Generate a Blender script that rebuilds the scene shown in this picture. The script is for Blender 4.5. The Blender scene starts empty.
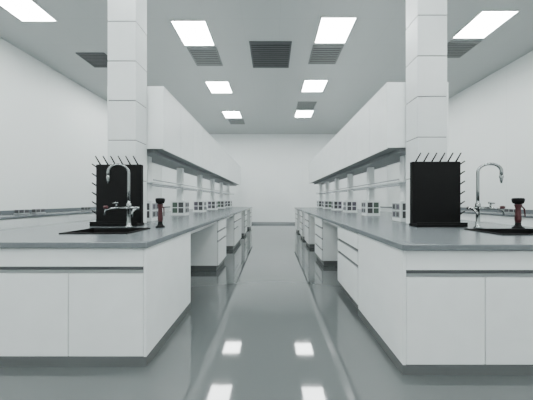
import bpy, bmesh, math
from mathutils import Vector
F=215.0; H=1.16; CZ=4.35
scn=bpy.context.scene
col=scn.collection

# ---------- materials ----------
def mat(name,c,rough=0.5,metal=0.0,coat=0.0,noise=0.02,nscale=6.0,bump=0.0,emit=0,ior=1.5):
    m=bpy.data.materials.new(name); m.use_nodes=True
    nt=m.node_tree; b=nt.nodes["Principled BSDF"]
    b.inputs["Roughness"].default_value=rough
    b.inputs["Metallic"].default_value=metal
    b.inputs["IOR"].default_value=ior
    b.inputs["Coat Weight"].default_value=coat
    b.inputs["Coat Roughness"].default_value=0.02
    tc=nt.nodes.new("ShaderNodeTexCoord")
    n=nt.nodes.new("ShaderNodeTexNoise"); n.inputs["Scale"].default_value=nscale
    nt.links.new(tc.outputs["Object"],n.inputs["Vector"])
    r=nt.nodes.new("ShaderNodeValToRGB")
    r.color_ramp.elements[0].position=0.3; r.color_ramp.elements[1].position=0.7
    r.color_ramp.elements[0].color=[max(0,x*(1-noise)) for x in c]+[1]
    r.color_ramp.elements[1].color=[min(1,x*(1+noise)) for x in c]+[1]
    nt.links.new(n.outputs["Fac"],r.inputs["Fac"]); nt.links.new(r.outputs["Color"],b.inputs["Base Color"])
    if bump>0:
        bp=nt.nodes.new("ShaderNodeBump"); bp.inputs["Strength"].default_value=bump; bp.inputs["Distance"].default_value=0.01
        nt.links.new(n.outputs["Fac"],bp.inputs["Height"]); nt.links.new(bp.outputs["Normal"],b.inputs["Normal"])
    if emit:
        b.inputs["Emission Color"].default_value=(0.95,1.0,0.985,1); b.inputs["Emission Strength"].default_value=emit
    return m

def grid_mat(name,c,line,axes,w=0.006,rough=0.5):
    """panel joints: axes=list of (axis,spacing,offset)"""
    m=mat(name,c,rough,noise=0.01,nscale=1.0); nt=m.node_tree
    b=nt.nodes["Principled BSDF"]; src=b.inputs["Base Color"].links[0].from_socket
    g=nt.nodes.new("ShaderNodeNewGeometry"); s=nt.nodes.new("ShaderNodeSeparateXYZ")
    nt.links.new(g.outputs["Position"],s.inputs[0])
    last=None
    for ax,sp,off in axes:
        a=nt.nodes.new("ShaderNodeMath"); a.operation='SUBTRACT'; a.inputs[1].default_value=off-100*sp
        nt.links.new(s.outputs[ax],a.inputs[0])
        mo=nt.nodes.new("ShaderNodeMath"); mo.operation='MODULO'; mo.inputs[1].default_value=sp
        nt.links.new(a.outputs[0],mo.inputs[0])
        l=nt.nodes.new("ShaderNodeMath"); l.operation='LESS_THAN'; l.inputs[1].default_value=w
        nt.links.new(mo.outputs[0],l.inputs[0])
        if last is None: last=l
        else:
            x=nt.nodes.new("ShaderNodeMath"); x.operation='MAXIMUM'
            nt.links.new(last.outputs[0],x.inputs[0]); nt.links.new(l.outputs[0],x.inputs[1]); last=x
    mx=nt.nodes.new("ShaderNodeMix"); mx.data_type='RGBA'
    nt.links.new(last.outputs[0],mx.inputs["Factor"]); nt.links.new(src,mx.inputs[6])
    mx.inputs[7].default_value=list(line)+[1]
    nt.links.new(mx.outputs[2],b.inputs["Base Color"])
    return m

M_white=mat("white_laminate",(0.84,0.87,0.87),0.35)
M_whiteS=mat("white_steel",(0.76,0.79,0.79),0.4)
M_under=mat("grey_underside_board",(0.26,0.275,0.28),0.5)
M_gap=mat("shadow_gap_grey",(0.12,0.125,0.13),0.5)
M_alu=mat("brushed_aluminium",(0.36,0.38,0.39),0.35,0.6)
M_kick=mat("grey_kick",(0.11,0.118,0.118),0.4)
M_top=mat("grey_worktop",(0.145,0.162,0.172),0.25,noise=0.05,nscale=60)
M_black=mat("black_polypropylene",(0.002,0.002,0.0022),0.7,ior=1.3)
M_steel=mat("satin_steel",(0.30,0.32,0.32),0.22,1.0)
M_red=mat("dark_red_plastic",(0.055,0.010,0.013),0.4)
M_purple=mat("violet_tint",(0.085,0.075,0.10),0.3)
M_green=mat("green_tint",(0.06,0.09,0.07),0.3)
M_sock=mat("socket_dark",(0.06,0.06,0.065),0.4)
M_grille=mat("grille_metal",(0.22,0.23,0.23),0.5,0.0)
M_grilleD=mat("grille_dark_metal",(0.085,0.09,0.095),0.5,0.0)
M_dark=mat("duct_dark",(0.01,0.01,0.01),0.8)
M_frame=mat("lamp_frame",(0.8,0.8,0.8),0.4)
M_lamp=mat("led_diffuser",(0.9,0.9,0.9),0.5,emit=40)
M_glass=mat("frosted_shelf",(0.5,0.54,0.55),0.2)
M_floor=mat("grey_epoxy_floor",(0.100,0.111,0.112),0.06,coat=0.6,noise=0.05,nscale=0.8,ior=1.5)
M_wall=grid_mat("cleanroom_wall_panel",(0.80,0.83,0.82),(0.70,0.73,0.73),[(1,1.2,0.3)],0.005,0.5)
M_wallb=grid_mat("cleanroom_end_wall_panel",(0.84,0.87,0.87),(0.74,0.77,0.77),[(0,1.2,0.25)],0.005,0.5)
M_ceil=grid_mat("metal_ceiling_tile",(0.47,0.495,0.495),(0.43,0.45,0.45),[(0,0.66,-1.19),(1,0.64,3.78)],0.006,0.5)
M_column=mat("column_cladding",(0.70,0.73,0.73),0.4)

# ---------- helpers ----------
def newobj(name,bm,m,parent=None,smooth=False):
    me=bpy.data.meshes.new(name); bm.to_mesh(me); bm.free()
    if smooth:
        for p in me.polygons: p.use_smooth=True
    o=bpy.data.objects.new(name,me); col.objects.link(o)
    if m: me.materials.append(m)
    if parent: o.parent=parent
    return o
def empty(name,loc=(0,0,0)):
    e=bpy.data.objects.new(name,None); e.empty_display_size=0.1; col.objects.link(e); return e
def addbox(bm,b):
    x0,x1,y0,y1,z0,z1=b
    x0,x1=min(x0,x1),max(x0,x1); y0,y1=min(y0,y1),max(y0,y1); z0,z1=min(z0,z1),max(z0,z1)
    v=[bm.verts.new(p) for p in [(x0,y0,z0),(x1,y0,z0),(x1,y1,z0),(x0,y1,z0),(x0,y0,z1),(x1,y0,z1),(x1,y1,z1),(x0,y1,z1)]]
    for f in [(0,3,2,1),(4,5,6,7),(0,1,5,4),(1,2,6,5),(2,3,7,6),(3,0,4,7)]:
        bm.faces.new([v[i] for i in f])
def boxes(name,bl,m,parent=None,bev=0.0):
    bm=bmesh.new()
    for b in bl: addbox(bm,b)
    o=newobj(name,bm,m,parent)
    if bev>0:
        md=o.modifiers.new("bev","BEVEL"); md.width=bev; md.segments=2; md.limit_method='ANGLE'
    return o
def lathe(name,prof,loc,m,parent=None,seg=24):
    bm=bmesh.new(); rings=[]
    for r,z in prof:
        rings.append([bm.verts.new((loc[0]+r*math.cos(2*math.pi*i/seg),loc[1]+r*math.sin(2*math.pi*i/seg),loc[2]+z)) for i in range(seg)])
    for a,b in zip(rings,rings[1:]):
        for i in range(seg): bm.faces.new([a[i],a[(i+1)%seg],b[(i+1)%seg],b[i]])
    bm.faces.new(rings[0][::-1]); bm.faces.new(rings[-1])
    return newobj(name,bm,m,parent,True)
def tube_bm(bm,pts,r,seg=10):
    pts=[Vector(p) for p in pts]; rr=r if isinstance(r,(list,tuple)) else [r]*len(pts)
    rings=[]; up=None
    for i,p in enumerate(pts):
        t=(pts[min(i+1,len(pts)-1)]-pts[max(i-1,0)]).normalized()
        if up is None:
            up=Vector((0,0,1)) if abs(t.z)<0.9 else Vector((1,0,0))
        a=t.cross(up).normalized(); b=a.cross(t).normalized(); up=b
        rings.append([bm.verts.new(p+(a*math.cos(2*math.pi*k/seg)+b*math.sin(2*math.pi*k/seg))*rr[i]) for k in range(seg)])
    for a,b in zip(rings,rings[1:]):
        for k in range(seg): bm.faces.new([a[k],a[(k+1)%seg],b[(k+1)%seg],b[k]])
    bm.faces.new(rings[0][::-1]); bm.faces.new(rings[-1])
def tubes(name,lst,m,parent=None):
    bm=bmesh.new()
    for pts,r in lst: tube_bm(bm,pts,r)
    bmesh.ops.recalc_face_normals(bm,faces=bm.faces)
    return newobj(name,bm,m,parent,True)

# ---------- room ----------
XL,XR,YB,YF=-5.35,5.55,10.4,-3.0
boxes("floor",[(XL-.1,XR+.1,YF-.1,YB+.1,-0.1,0)],M_floor)
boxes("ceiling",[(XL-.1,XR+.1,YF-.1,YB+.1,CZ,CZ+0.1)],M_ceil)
boxes("wall_left",[(XL-.1,XL,YF,YB,0,CZ)],M_wall)
boxes("wall_right",[(XR,XR+.1,YF,YB,0,CZ)],M_wall)
boxes("wall_back",[(XL,XR,YB,YB+.1,0,CZ)],M_wallb)
boxes("wall_front",[(XL,XR,YF-.1,YF,0,CZ)],M_wallb)
boxes("baseboard_back",[(XL,XR,YB-.02,YB,0,.1)],M_alu,bev=.004)
boxes("baseboard_left",[(XL,XL+.02,YF,YB-.02,0,.1)],M_alu,bev=.004)
boxes("baseboard_right",[(XR-.02,XR,YF,YB-.02,0,.1)],M_alu,bev=.004)

# ceiling lamps
def lamp(cx,cy,s=0.62):
    e=empty("ceiling_light_panel"); h=s/2; z=CZ
    boxes("frame",[(cx-h,cx+h,cy-h,cy-h+.012,z-.015,z),(cx-h,cx+h,cy+h-.012,cy+h,z-.015,z),
                   (cx-h,cx-h+.012,cy-h+.012,cy+h-.012,z-.015,z),(cx+h-.012,cx+h,cy-h+.012,cy+h-.012,z-.015,z)],M_frame,e)
    boxes("diffuser",[(cx-h+.012,cx+h-.012,cy-h+.012,cy+h-.012,z-.01,z-.001)],M_lamp,e)
for cx,dy in ((-4.14,-.60),(-1.50,0),(1.16,-.07),(3.84,-.20)):
    for cy in (-1.65,.3,2.2,4.12,6.08,8.02):  # rows over and behind the camera are out of view, added for illumination
        d=dy
        if cx<-4 and cy>5: d=.14
        if cx>3 and cy>5: d=.06
        lamp(cx,cy+d)
def grille(cx,cy,sx,sy,m,n=9):
    e=empty("ceiling_air_grille"); hx,hy=sx/2,sy/2; z=CZ; w=.03
    boxes("frame",[(cx-hx,cx+hx,cy-hy,cy-hy+w,z-.02,z),(cx-hx,cx+hx,cy+hy-w,cy+hy,z-.02,z),
                   (cx-hx,cx-hx+w,cy-hy+w,cy+hy-w,z-.02,z),(cx+hx-w,cx+hx,cy-hy+w,cy+hy-w,z-.02,z),],m,e)
    boxes("duct_back",[(cx-hx+w,cx+hx-w,cy-hy+w,cy+hy-w,z-.004,z-.001)],M_dark,e)
    bm=bmesh.new()
    st=(sy-2*w)/n
    for i in range(n):
        y=cy-hy+w+st*(i+.5)
        addbox(bm,(cx-hx+w,cx+hx-w,y-st*.28,y+st*.28,z-.016,z-.006))
    newobj("louvre_blades",bm,m,e)
grille(-1.48,4.79,.62,.60,M_grille); grille(1.15,4.72,.64,.60,M_grille)
grille(-.04,4.74,.86,.84,M_grilleD,12)
grille(-3.95,4.9,.62,.5,M_grilleD); grille(3.87,4.55,.62,.5,M_grille)
grille(1.13,7.25,.62,.55,M_grille); grille(-1.45,8.75,.62,.5,M_grille)

# ---------- island bench ----------
ZT=.87; TH=.04; KH=.065
def slab_with_hole(name,x0,x1,y0,y1,hole,z0,z1,m,parent):
    bm=bmesh.new(); hx0,hx1,hy0,hy1=hole
    xs=[x0,hx0,hx1,x1]; ys=[y0,hy0,hy1,y1]
    g=[[[bm.verts.new((x,y,z)) for y in ys] for x in xs] for z in (z0,z1)]
    for i in range(3):
        for j in range(3):
            if i==1 and j==1: continue
            bm.faces.new([g[1][i][j],g[1][i+1][j],g[1][i+1][j+1],g[1][i][j+1]])
            bm.faces.new([g[0][i][j],g[0][i][j+1],g[0][i+1][j+1],g[0][i+1][j]])
    def side(a,b):
        bm.faces.new([g[0][a[0]][a[1]],g[0][b[0]][b[1]],g[1][b[0]][b[1]],g[1][a[0]][a[1]]])
    for k in range(3):
        side((k,0),(k+1,0)); side((k+1,3),(k,3)); side((0,k+1),(0,k)); side((3,k),(3,k+1))
    side((1,1),(1,2)); side((1,2),(2,2)); side((2,2),(2,1)); side((2,1),(1,1))
    bmesh.ops.recalc_face_normals(bm,faces=bm.faces)
    o=newobj(name,bm,m,parent)
    md=o.modifiers.new("bev","BEVEL"); md.width=.004; md.segments=2; md.limit_method='ANGLE'
    return o

def island(sgn,xa,xo,yn,yend,ypan,units,sink,cabs_other):
    """sgn -1 left,+1 right; xa aisle |x|, xo outer |x|; yn near Y"""
    e=empty("lab_island_bench")
    X=lambda v: sgn*v
    # end sink block : carcass as panels
    pt=.02; zt=ZT-TH
    boxes("side_panels",[(X(xa),X(xa+pt),yn+.0,ypan,KH,zt),(X(xo-pt),X(xo),yn,ypan,KH,zt),
                         (X(xa+pt),X(xo-pt),ypan-pt,ypan,KH,zt)],M_white,e,.0015)
    boxes("carcass",[(X(xa+pt),X(xo-pt),yn+.022,yn+.03,KH,zt),
                     (X(xa+pt),X(xo-pt),yn+.03,ypan-pt,KH,.10)],M_gap,e)
    # fronts
    fr=[(X(xa+pt+.002),X(xo-pt-.002),yn,yn+.02,.695,zt-.008)]
    x=xa+pt+.003
    for w in (.52,.52,xo-pt-.002-(x+1.05)):
        fr.append((X(x),X(x+w),yn,yn+.02,KH+.003,.645)); x+=w+.006
    boxes("door_fronts",fr,M_white,e,.002)
    boxes("handle_profile",[(X(xa+pt),X(xo-pt),yn+.004,yn+.02,.648,.668)],M_alu,e,.002)
    o=-.003
    boxes("kick_plate",[(X(xa+o),X(xo-o),yn+o,yn+.03,0,KH-.002),
                        (X(xa+o),X(xa+.03),yn+.03,ypan,0,KH-.002),
                        (X(xo-.03),X(xo-o),yn+.03,ypan,0,KH-.002),
                        (X(xa+.012),X(xo-.012),ypan-.02,ypan-.001,0,KH-.002)],M_kick,e)
    # worktop
    hx=sorted((sink[0],sink[1])); xx=sorted((X(xa-.02),X(xo+.02)))
    slab_with_hole("worktop",xx[0],xx[1],yn-.03,yend,(hx[0],hx[1],sink[2],sink[3]),zt,ZT,M_top,e)
    # spine
    xc=(xa+xo)/2
    boxes("service_spine_panel",[(X(xc-.03),X(xc+.03),ypan,yend-.03,.0,zt)],M_white,e)
    boxes("support_rails",[(X(xa+.03),X(xa+.06),ypan,yend-.03,zt-.05,zt),(X(xo-.06),X(xo-.03),ypan,yend-.03,zt-.05,zt)],M_whiteS,e)
    body=[];gap=[];fronts=[];prof=[];kick=[]
    for side in (0,1):
        us=units if side==0 else cabs_other
        for (y0,y1,kind) in us:
            a=xa+.0 if side==0 else xo
            d=1 if side==0 else -1
            inx=a+d*.56
            body.append((X(a+d*.022),X(inx),y0,y1,.09,zt-.001))
            kick.append((X(a+d*.04),X(inx-d*.02),y0+.01,y1-.01,0,.09))
            gap.append((X(a+d*.018),X(a+d*.022),y0+.003,y1-.003,.092,zt-.004))
            zs=[(.66,.815),(.50,.625),(.095,.465)] if kind=='d3' else ([(.68,.82),(.49,.645),(.30,.455),(.095,.265)] if kind=='d4' else [(.66,.815),(.095,.625)])
            for z0,z1 in zs:
                fronts.append((X(a),X(a+d*.018),y0+.003,y1-.003,z0,z1))
                prof.append((X(a+d*.004),X(a+d*.018),y0+.004,y1-.004,z1+.003,z1+.012))
    boxes("cabinet_bodies",body,M_white,e,.0015)
    boxes("cabinet_kicks",kick,M_kick,e)
    boxes("shadow_gaps",gap,M_gap,e)
    boxes("drawer_fronts",fronts,M_white,e,.002)
    boxes("drawer_handle_profiles",prof,M_alu,e)
    return e
LX,LXo=.88,2.62
RX,RXo=.865,2.76
sinkL=(-1.80,-1.25,1.84,2.16); sinkR=(1.90,2.52,1.78,2.10)
island(-1,LX,LXo,1.50,9.2,2.31,[(3.5,4.1,'d3'),(5.0,5.55,'d3'),(5.55,6.1,'dr'),(6.9,7.5,'d4'),(8.5,9.1,'d3')],
       sinkL,[(2.5,3.4,'dr'),(4.4,5.3,'dr'),(6.3,7.2,'dr')])
island(1,RX,RXo,1.425,8.3,2.17,[(2.18,2.86,'d3'),(3.78,4.4,'d4'),(5.2,5.8,'d3'),(6.3,6.9,'d4'),(7.6,8.2,'d3')],
       sinkR,[(2.5,3.4,'dr'),(4.4,5.3,'dr'),(6.3,7.2,'dr')])

def sink(s):
    e=empty("sink"); x0,x1,y0,y1=s; g=.003; t=.008; zb=.60
    x0+=g;x1-=g;y0+=g;y1-=g
    boxes("basin",[(x0,x0+t,y0,y1,zb,ZT),(x1-t,x1,y0,y1,zb,ZT),(x0+t,x1-t,y0,y0+t,zb,ZT),(x0+t,x1-t,y1-t,y1,zb,ZT),(x0,x1,y0,y1,zb-t,zb)],M_black,e)
    r=.02
    boxes("rim",[(x0-r,x0+t,y0-r,y1+r,ZT+.0005,ZT+.01),(x1-t,x1+r,y0-r,y1+r,ZT+.0005,ZT+.01),
                 (x0+t,x1-t,y0-r,y0+t,ZT+.0005,ZT+.01),(x0+t,x1-t,y1-t,y1+r,ZT+.0005,ZT+.01)],M_black,e,.003)
    lathe("drain",[(.04,0),(.04,.004),(.03,.006),(.0,.003)],((x0+x1)/2,(y0+y1)/2,zb),M_steel,e)
sink(sinkL); sink(sinkR)

# ---------- columns ----------
def column(x0,x1,y0,y1,zoff):
    e=empty("structural_column")
    boxes("core",[(x0+.006,x1-.006,y0+.006,y1-.006,ZT+.001,CZ)],M_gap,e)
    bl=[]; z=ZT+.001; nxt=zoff
    while z<CZ-.01:
        zz=min(nxt,CZ); 
        bl.append((x0,x1,y0,y1,z,zz-.009 if zz<CZ else zz)); z=zz; nxt+=.465
    boxes("cladding_panels",bl,M_column,e,.004)
column(-1.935,-1.60,2.52,2.74,1.40)
column(1.66,2.0,2.46,2.68,1.42)
# ---------- overhead cabinets ----------
def overhead(sgn,xc,hw,y0,y1,z0,z1,dw=.5):
    e=empty("overhead_cabinet"); X=lambda v:sgn*v
    boxes("carcass",[(X(xc-hw+.02),X(xc+hw-.02),y0+.018,y1-.018,z0+.03,z1-.02)],M_gap,e)
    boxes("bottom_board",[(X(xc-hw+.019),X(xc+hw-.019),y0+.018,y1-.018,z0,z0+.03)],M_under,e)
    boxes("top_board",[(X(xc-hw),X(xc+hw),y0,y1,z1-.02,z1)],M_white,e)
    boxes("end_panels",[(X(xc-hw),X(xc+hw),y0,y0+.018,z0,z1-.02),(X(xc-hw),X(xc+hw),y1-.018,y1,z0,z1-.02)],M_white,e,.001)
    fr=[];n=round((y1-y0-.036)/dw); w=(y1-y0-.036)/n
    for i in range(n):
        a=y0+.018+i*w
        for s in (-1,1):
            fr.append((X(xc+s*hw),X(xc+s*(hw-.018)),a+.003,a+w-.003,z0-.01,z1-.024))
    boxes("doors",fr,M_white,e,.0015)
    # underside trim light-rail
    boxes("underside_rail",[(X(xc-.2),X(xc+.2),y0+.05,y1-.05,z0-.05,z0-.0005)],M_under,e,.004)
    return e
overhead(-1,1.76,.36,2.76,9.4,1.82,2.62)
overhead(1,1.825,.385,2.70,8.5,1.82,2.64)
# reagent rack: posts, shelf, sockets
def rack(sgn,xc,ys,yend):
    e=empty("reagent_shelf_rack"); X=lambda v:sgn*v
    posts=[];out=[];vi=[];gr=[];plates=[]
    for k,y in enumerate(ys):
        posts.append((X(xc-.05),X(xc+.05),y-.05,y+.05,ZT+.001,1.768))
        posts.append((X(xc-.13),X(xc+.13),y-.10,y+.10,ZT+.001,ZT+.28))
        for i in range(2):
            for j in range(2):
                plates.append((X(xc-.134),X(xc-.13),y-.085+i*.09,y-.005+i*.09,ZT+.05+j*.105,ZT+.14+j*.105))
                (vi if (i+j)%2 else out).append((X(xc-.137),X(xc-.134),y-.072+i*.09,y-.018+i*.09,ZT+.065+j*.105,ZT+.125+j*.105))
        for j in range(2):
            out.append((X(xc-.1),X(xc-.01),y-.104,y-.10,ZT+.05+j*.105,ZT+.14+j*.105))
            (gr if k%3==1 else vi).append((X(xc+.01),X(xc+.1),y-.104,y-.10,ZT+.05+j*.105,ZT+.14+j*.105))
    boxes("posts_and_service_boxes",posts,M_whiteS,e,.003)
    boxes("socket_plates",plates,M_alu,e)
    boxes("outlets",out,M_sock,e); boxes("outlets_violet",vi,M_purple,e)
    if gr: boxes("outlets_green",gr,M_green,e)
    boxes("shelf_board",[(X(xc-.16),X(xc-.051),ys[0]-.12,yend-.1,1.38,1.40),(X(xc+.051),X(xc+.16),ys[0]-.12,yend-.1,1.38,1.40)],M_glass,e,.002)
    tubes("shelf_rails",[([(X(xc-.165),ys[0]-.12,1.43),(X(xc-.165),yend-.1,1.43)],.008),([(X(xc+.165),ys[0]-.12,1.43),(X(xc+.165),yend-.1,1.43)],.008)],M_alu,e)
rack(-1,1.76,[3.0,4.1,5.2,6.3,7.4,8.5],9.1)
rack(1,1.825,[2.95,4.0,5.05,6.1,7.15,8.1],8.3)

# ---------- drying rack ----------
def drying(cx,yb,w,h,side):
    e=empty("drying_rack"); x0,x1=cx-w/2,cx+w/2; z0=ZT+.002
    boxes("back_board",[(x0,x1,yb-.05,yb,z0+.02,z0+h)],M_black,e,.008)
    boxes("drip_tray",[(x0-.005,x1+.005,yb-.13,yb+.005,z0,z0+.03),(x0-.005,x1+.005,yb-.13,yb-.12,z0+.03,z0+.05)],M_black,e,.004)
    pg=[]
    for c in range(6):
        x=x0+w*(c+.5)/6; tx=side*.05
        pg.append(([(x,yb-.03,z0+h-.01),(x+tx,yb-.045,z0+h+.095)],[.008,.006]))
    for r in range(6):
        z=z0+.12+r*(h-.16)/5
        xe=x0 if side<0 else x1
        pg.append(([(xe-side*.01,yb-.03,z),(xe+side*.05,yb-.04,z+.045)],[.008,.006]))
    tubes("pegs",pg,M_black,e)
drying(-1.735,2.47,.51,.69,-1)
drying(1.795,2.40,.53,.71,1)

# ---------- faucets ----------
def faucet(x,y,s):
    e=empty("lab_gooseneck_faucet"); z=ZT+.001
    lathe("base_flange",[(.035,0),(.035,.012),(.022,.02),(.02,.06),(.017,.07),(.017,.20),(.022,.205),(.022,.25),(.014,.26),(.012,.30)],(x,y,z),M_steel,e)
    dx,dy=s*.85,-.5; r=.088; zt=z+.575
    pts=[(x,y,z+.25),(x,y,z+.40),(x,y,zt-.02)]
    for i in range(0,13):
        a=math.pi*i/12
        q=r*(1-math.cos(a)); pts.append((x+dx*q,y+dy*q,zt+r*math.sin(a)*.9))
    q=2*r; pts+= [(x+dx*q,y+dy*q,zt-.05)]
    tubes("gooseneck",[(pts,.0135)],M_steel,e)
    ex,ey=x+dx*q,y+dy*q
    tubes("nozzle",[([(ex,ey,zt-.04),(ex,ey,zt-.055),(ex,ey,zt-.075),(ex,ey,zt-.09),(ex,ey,zt-.12)],[.014,.018,.013,.012,.006])],M_steel,e)
    zc=z+.205
    L=.17
    tubes("cross_arm",[([(x-L*.6,y-.0,zc),(x+L*.6,y-.0,zc)],.016),
                       ([(x+s*L*.6,y,zc),(x+s*L*1.0,y-.02,zc-.005),(x+s*L*1.25,y-.04,zc-.02),(x+s*L*1.3,y-.045,zc-.07)],[.014,.012,.011,.007]),
                       ([(x-s*L*.5,y,zc),(x-s*L*.55,y-.05,zc-.01),(x-s*L*.55,y-.09,zc-.04),(x-s*L*.55,y-.09,zc-.09)],[.012,.012,.011,.007])],M_steel,e)
    tubes("lever_handles",[([(x+s*L*.75,y,zc),(x+s*L*.75,y-.005,zc+.05)],.008),([(x+s*L*.60,y-.01,zc+.055),(x+s*L*.95,y-.01,zc+.05)],[.010,.007]),
                           ([(x,y-.02,zc),(x,y-.06,zc)],.012),([(x-.05,y-.062,zc),(x+.05,y-.062,zc)],.008)],M_steel,e)
    lathe("tap_knob",[(.012,0),(.02,.005),(.02,.025),(.012,.03)],(x+s*L*1.25,y-.04,zc-.005),M_red,e)
faucet(-1.51,2.26,-1)
faucet(2.12,2.22,1)

def eyewash(x,y):
    e=empty("eyewash_sprayer"); z=ZT+.001
    lathe("mount_base",[(.045,0),(.045,.012),(.03,.02),(.022,.04),(.022,.06)],(x,y,z),M_black,e)
    lathe("red_handle",[(.022,.06),(.026,.09),(.022,.16),(.020,.20),(.028,.235),(.03,.245)],(x,y,z),M_red,e)
    lathe("spray_head",[(.02,.245),(.038,.255),(.045,.275),(.047,.30),(.04,.308),(.02,.31)],(x,y,z),M_black,e)
    tubes("trigger_lever",[([(x+.02,y-.01,z+.23),(x+.045,y-.015,z+.2),(x+.05,y-.02,z+.12)],[.007,.007,.005])],M_red,e)
eyewash(-1.19,2.28); eyewash(2.49,2.18)

# ---------- wall benches ----------
def wallbench(sgn,xw):
    e=empty("wall_lab_bench"); X=lambda v:sgn*v; d=.75; a=xw-d-.02; y0,y1=.6,9.6
    boxes("worktop",[(X(a-.02),X(xw-.025),y0,y1,ZT-TH,ZT)],M_top,e,.004)
    boxes("bodies",[(X(a+.02),X(xw-.03),y0+.02,y1-.02,.09,ZT-TH-.001)],M_white,e)
    boxes("kick",[(X(a+.05),X(xw-.05),y0+.04,y1-.04,0,.09)],M_kick,e)
    fr=[];y=y0+.02
    while y<y1-.6:
        fr.append((X(a),X(a+.018),y+.002,y+.598,.10,.64)); fr.append((X(a),X(a+.018),y+.002,y+.598,.665,.82)); y+=.6
    boxes("fronts",fr,M_white,e,.002)
    boxes("splash_back",[(X(xw-.05),X(xw-.027),y0,y1,ZT+.0005,ZT+.08)],M_top,e,.003)
wallbench(-1,-XL); wallbench(1,XR)
def outlet(x,y):
    e=empty("bench_socket_box"); z=ZT+.001
    boxes("pedestal",[(x-.05,x+.05,y-.10,y+.10,z,z+.03),(x-.04,x+.04,y-.09,y+.09,z+.03,z+.10)],M_alu,e,.006)
    boxes("socket_faces",[(x-.035,x+.035,y-.096,y-.09,z+.035,z+.095),(x+.04,x+.046,y-.08,y-.01,z+.035,z+.095),(x+.04,x+.046,y+.01,y+.08,z+.035,z+.095),
                          (x-.046,x-.04,y-.08,y-.01,z+.035,z+.095),(x-.046,x-.04,y+.01,y+.08,z+.035,z+.095)],M_sock,e)
outlet(-4.95,4.25); outlet(-4.95,4.55); outlet(-4.95,5.7); outlet(5.1,4.6); outlet(5.1,6.0)

# world
w=bpy.data.worlds.new("w"); scn.world=w; w.use_nodes=True
w.node_tree.nodes["Background"].inputs[0].default_value=(.5,.5,.5,1); w.node_tree.nodes["Background"].inputs[1].default_value=.2
# camera
cd=bpy.data.cameras.new("cam"); c=bpy.data.objects.new("camera",cd); col.objects.link(c)
cd.sensor_width=36; cd.lens=F/533*36; cd.shift_x=-6.0/533
c.location=(0,0,H); c.rotation_euler=(math.radians(90),0,0); cd.clip_start=.05
scn.camera=c
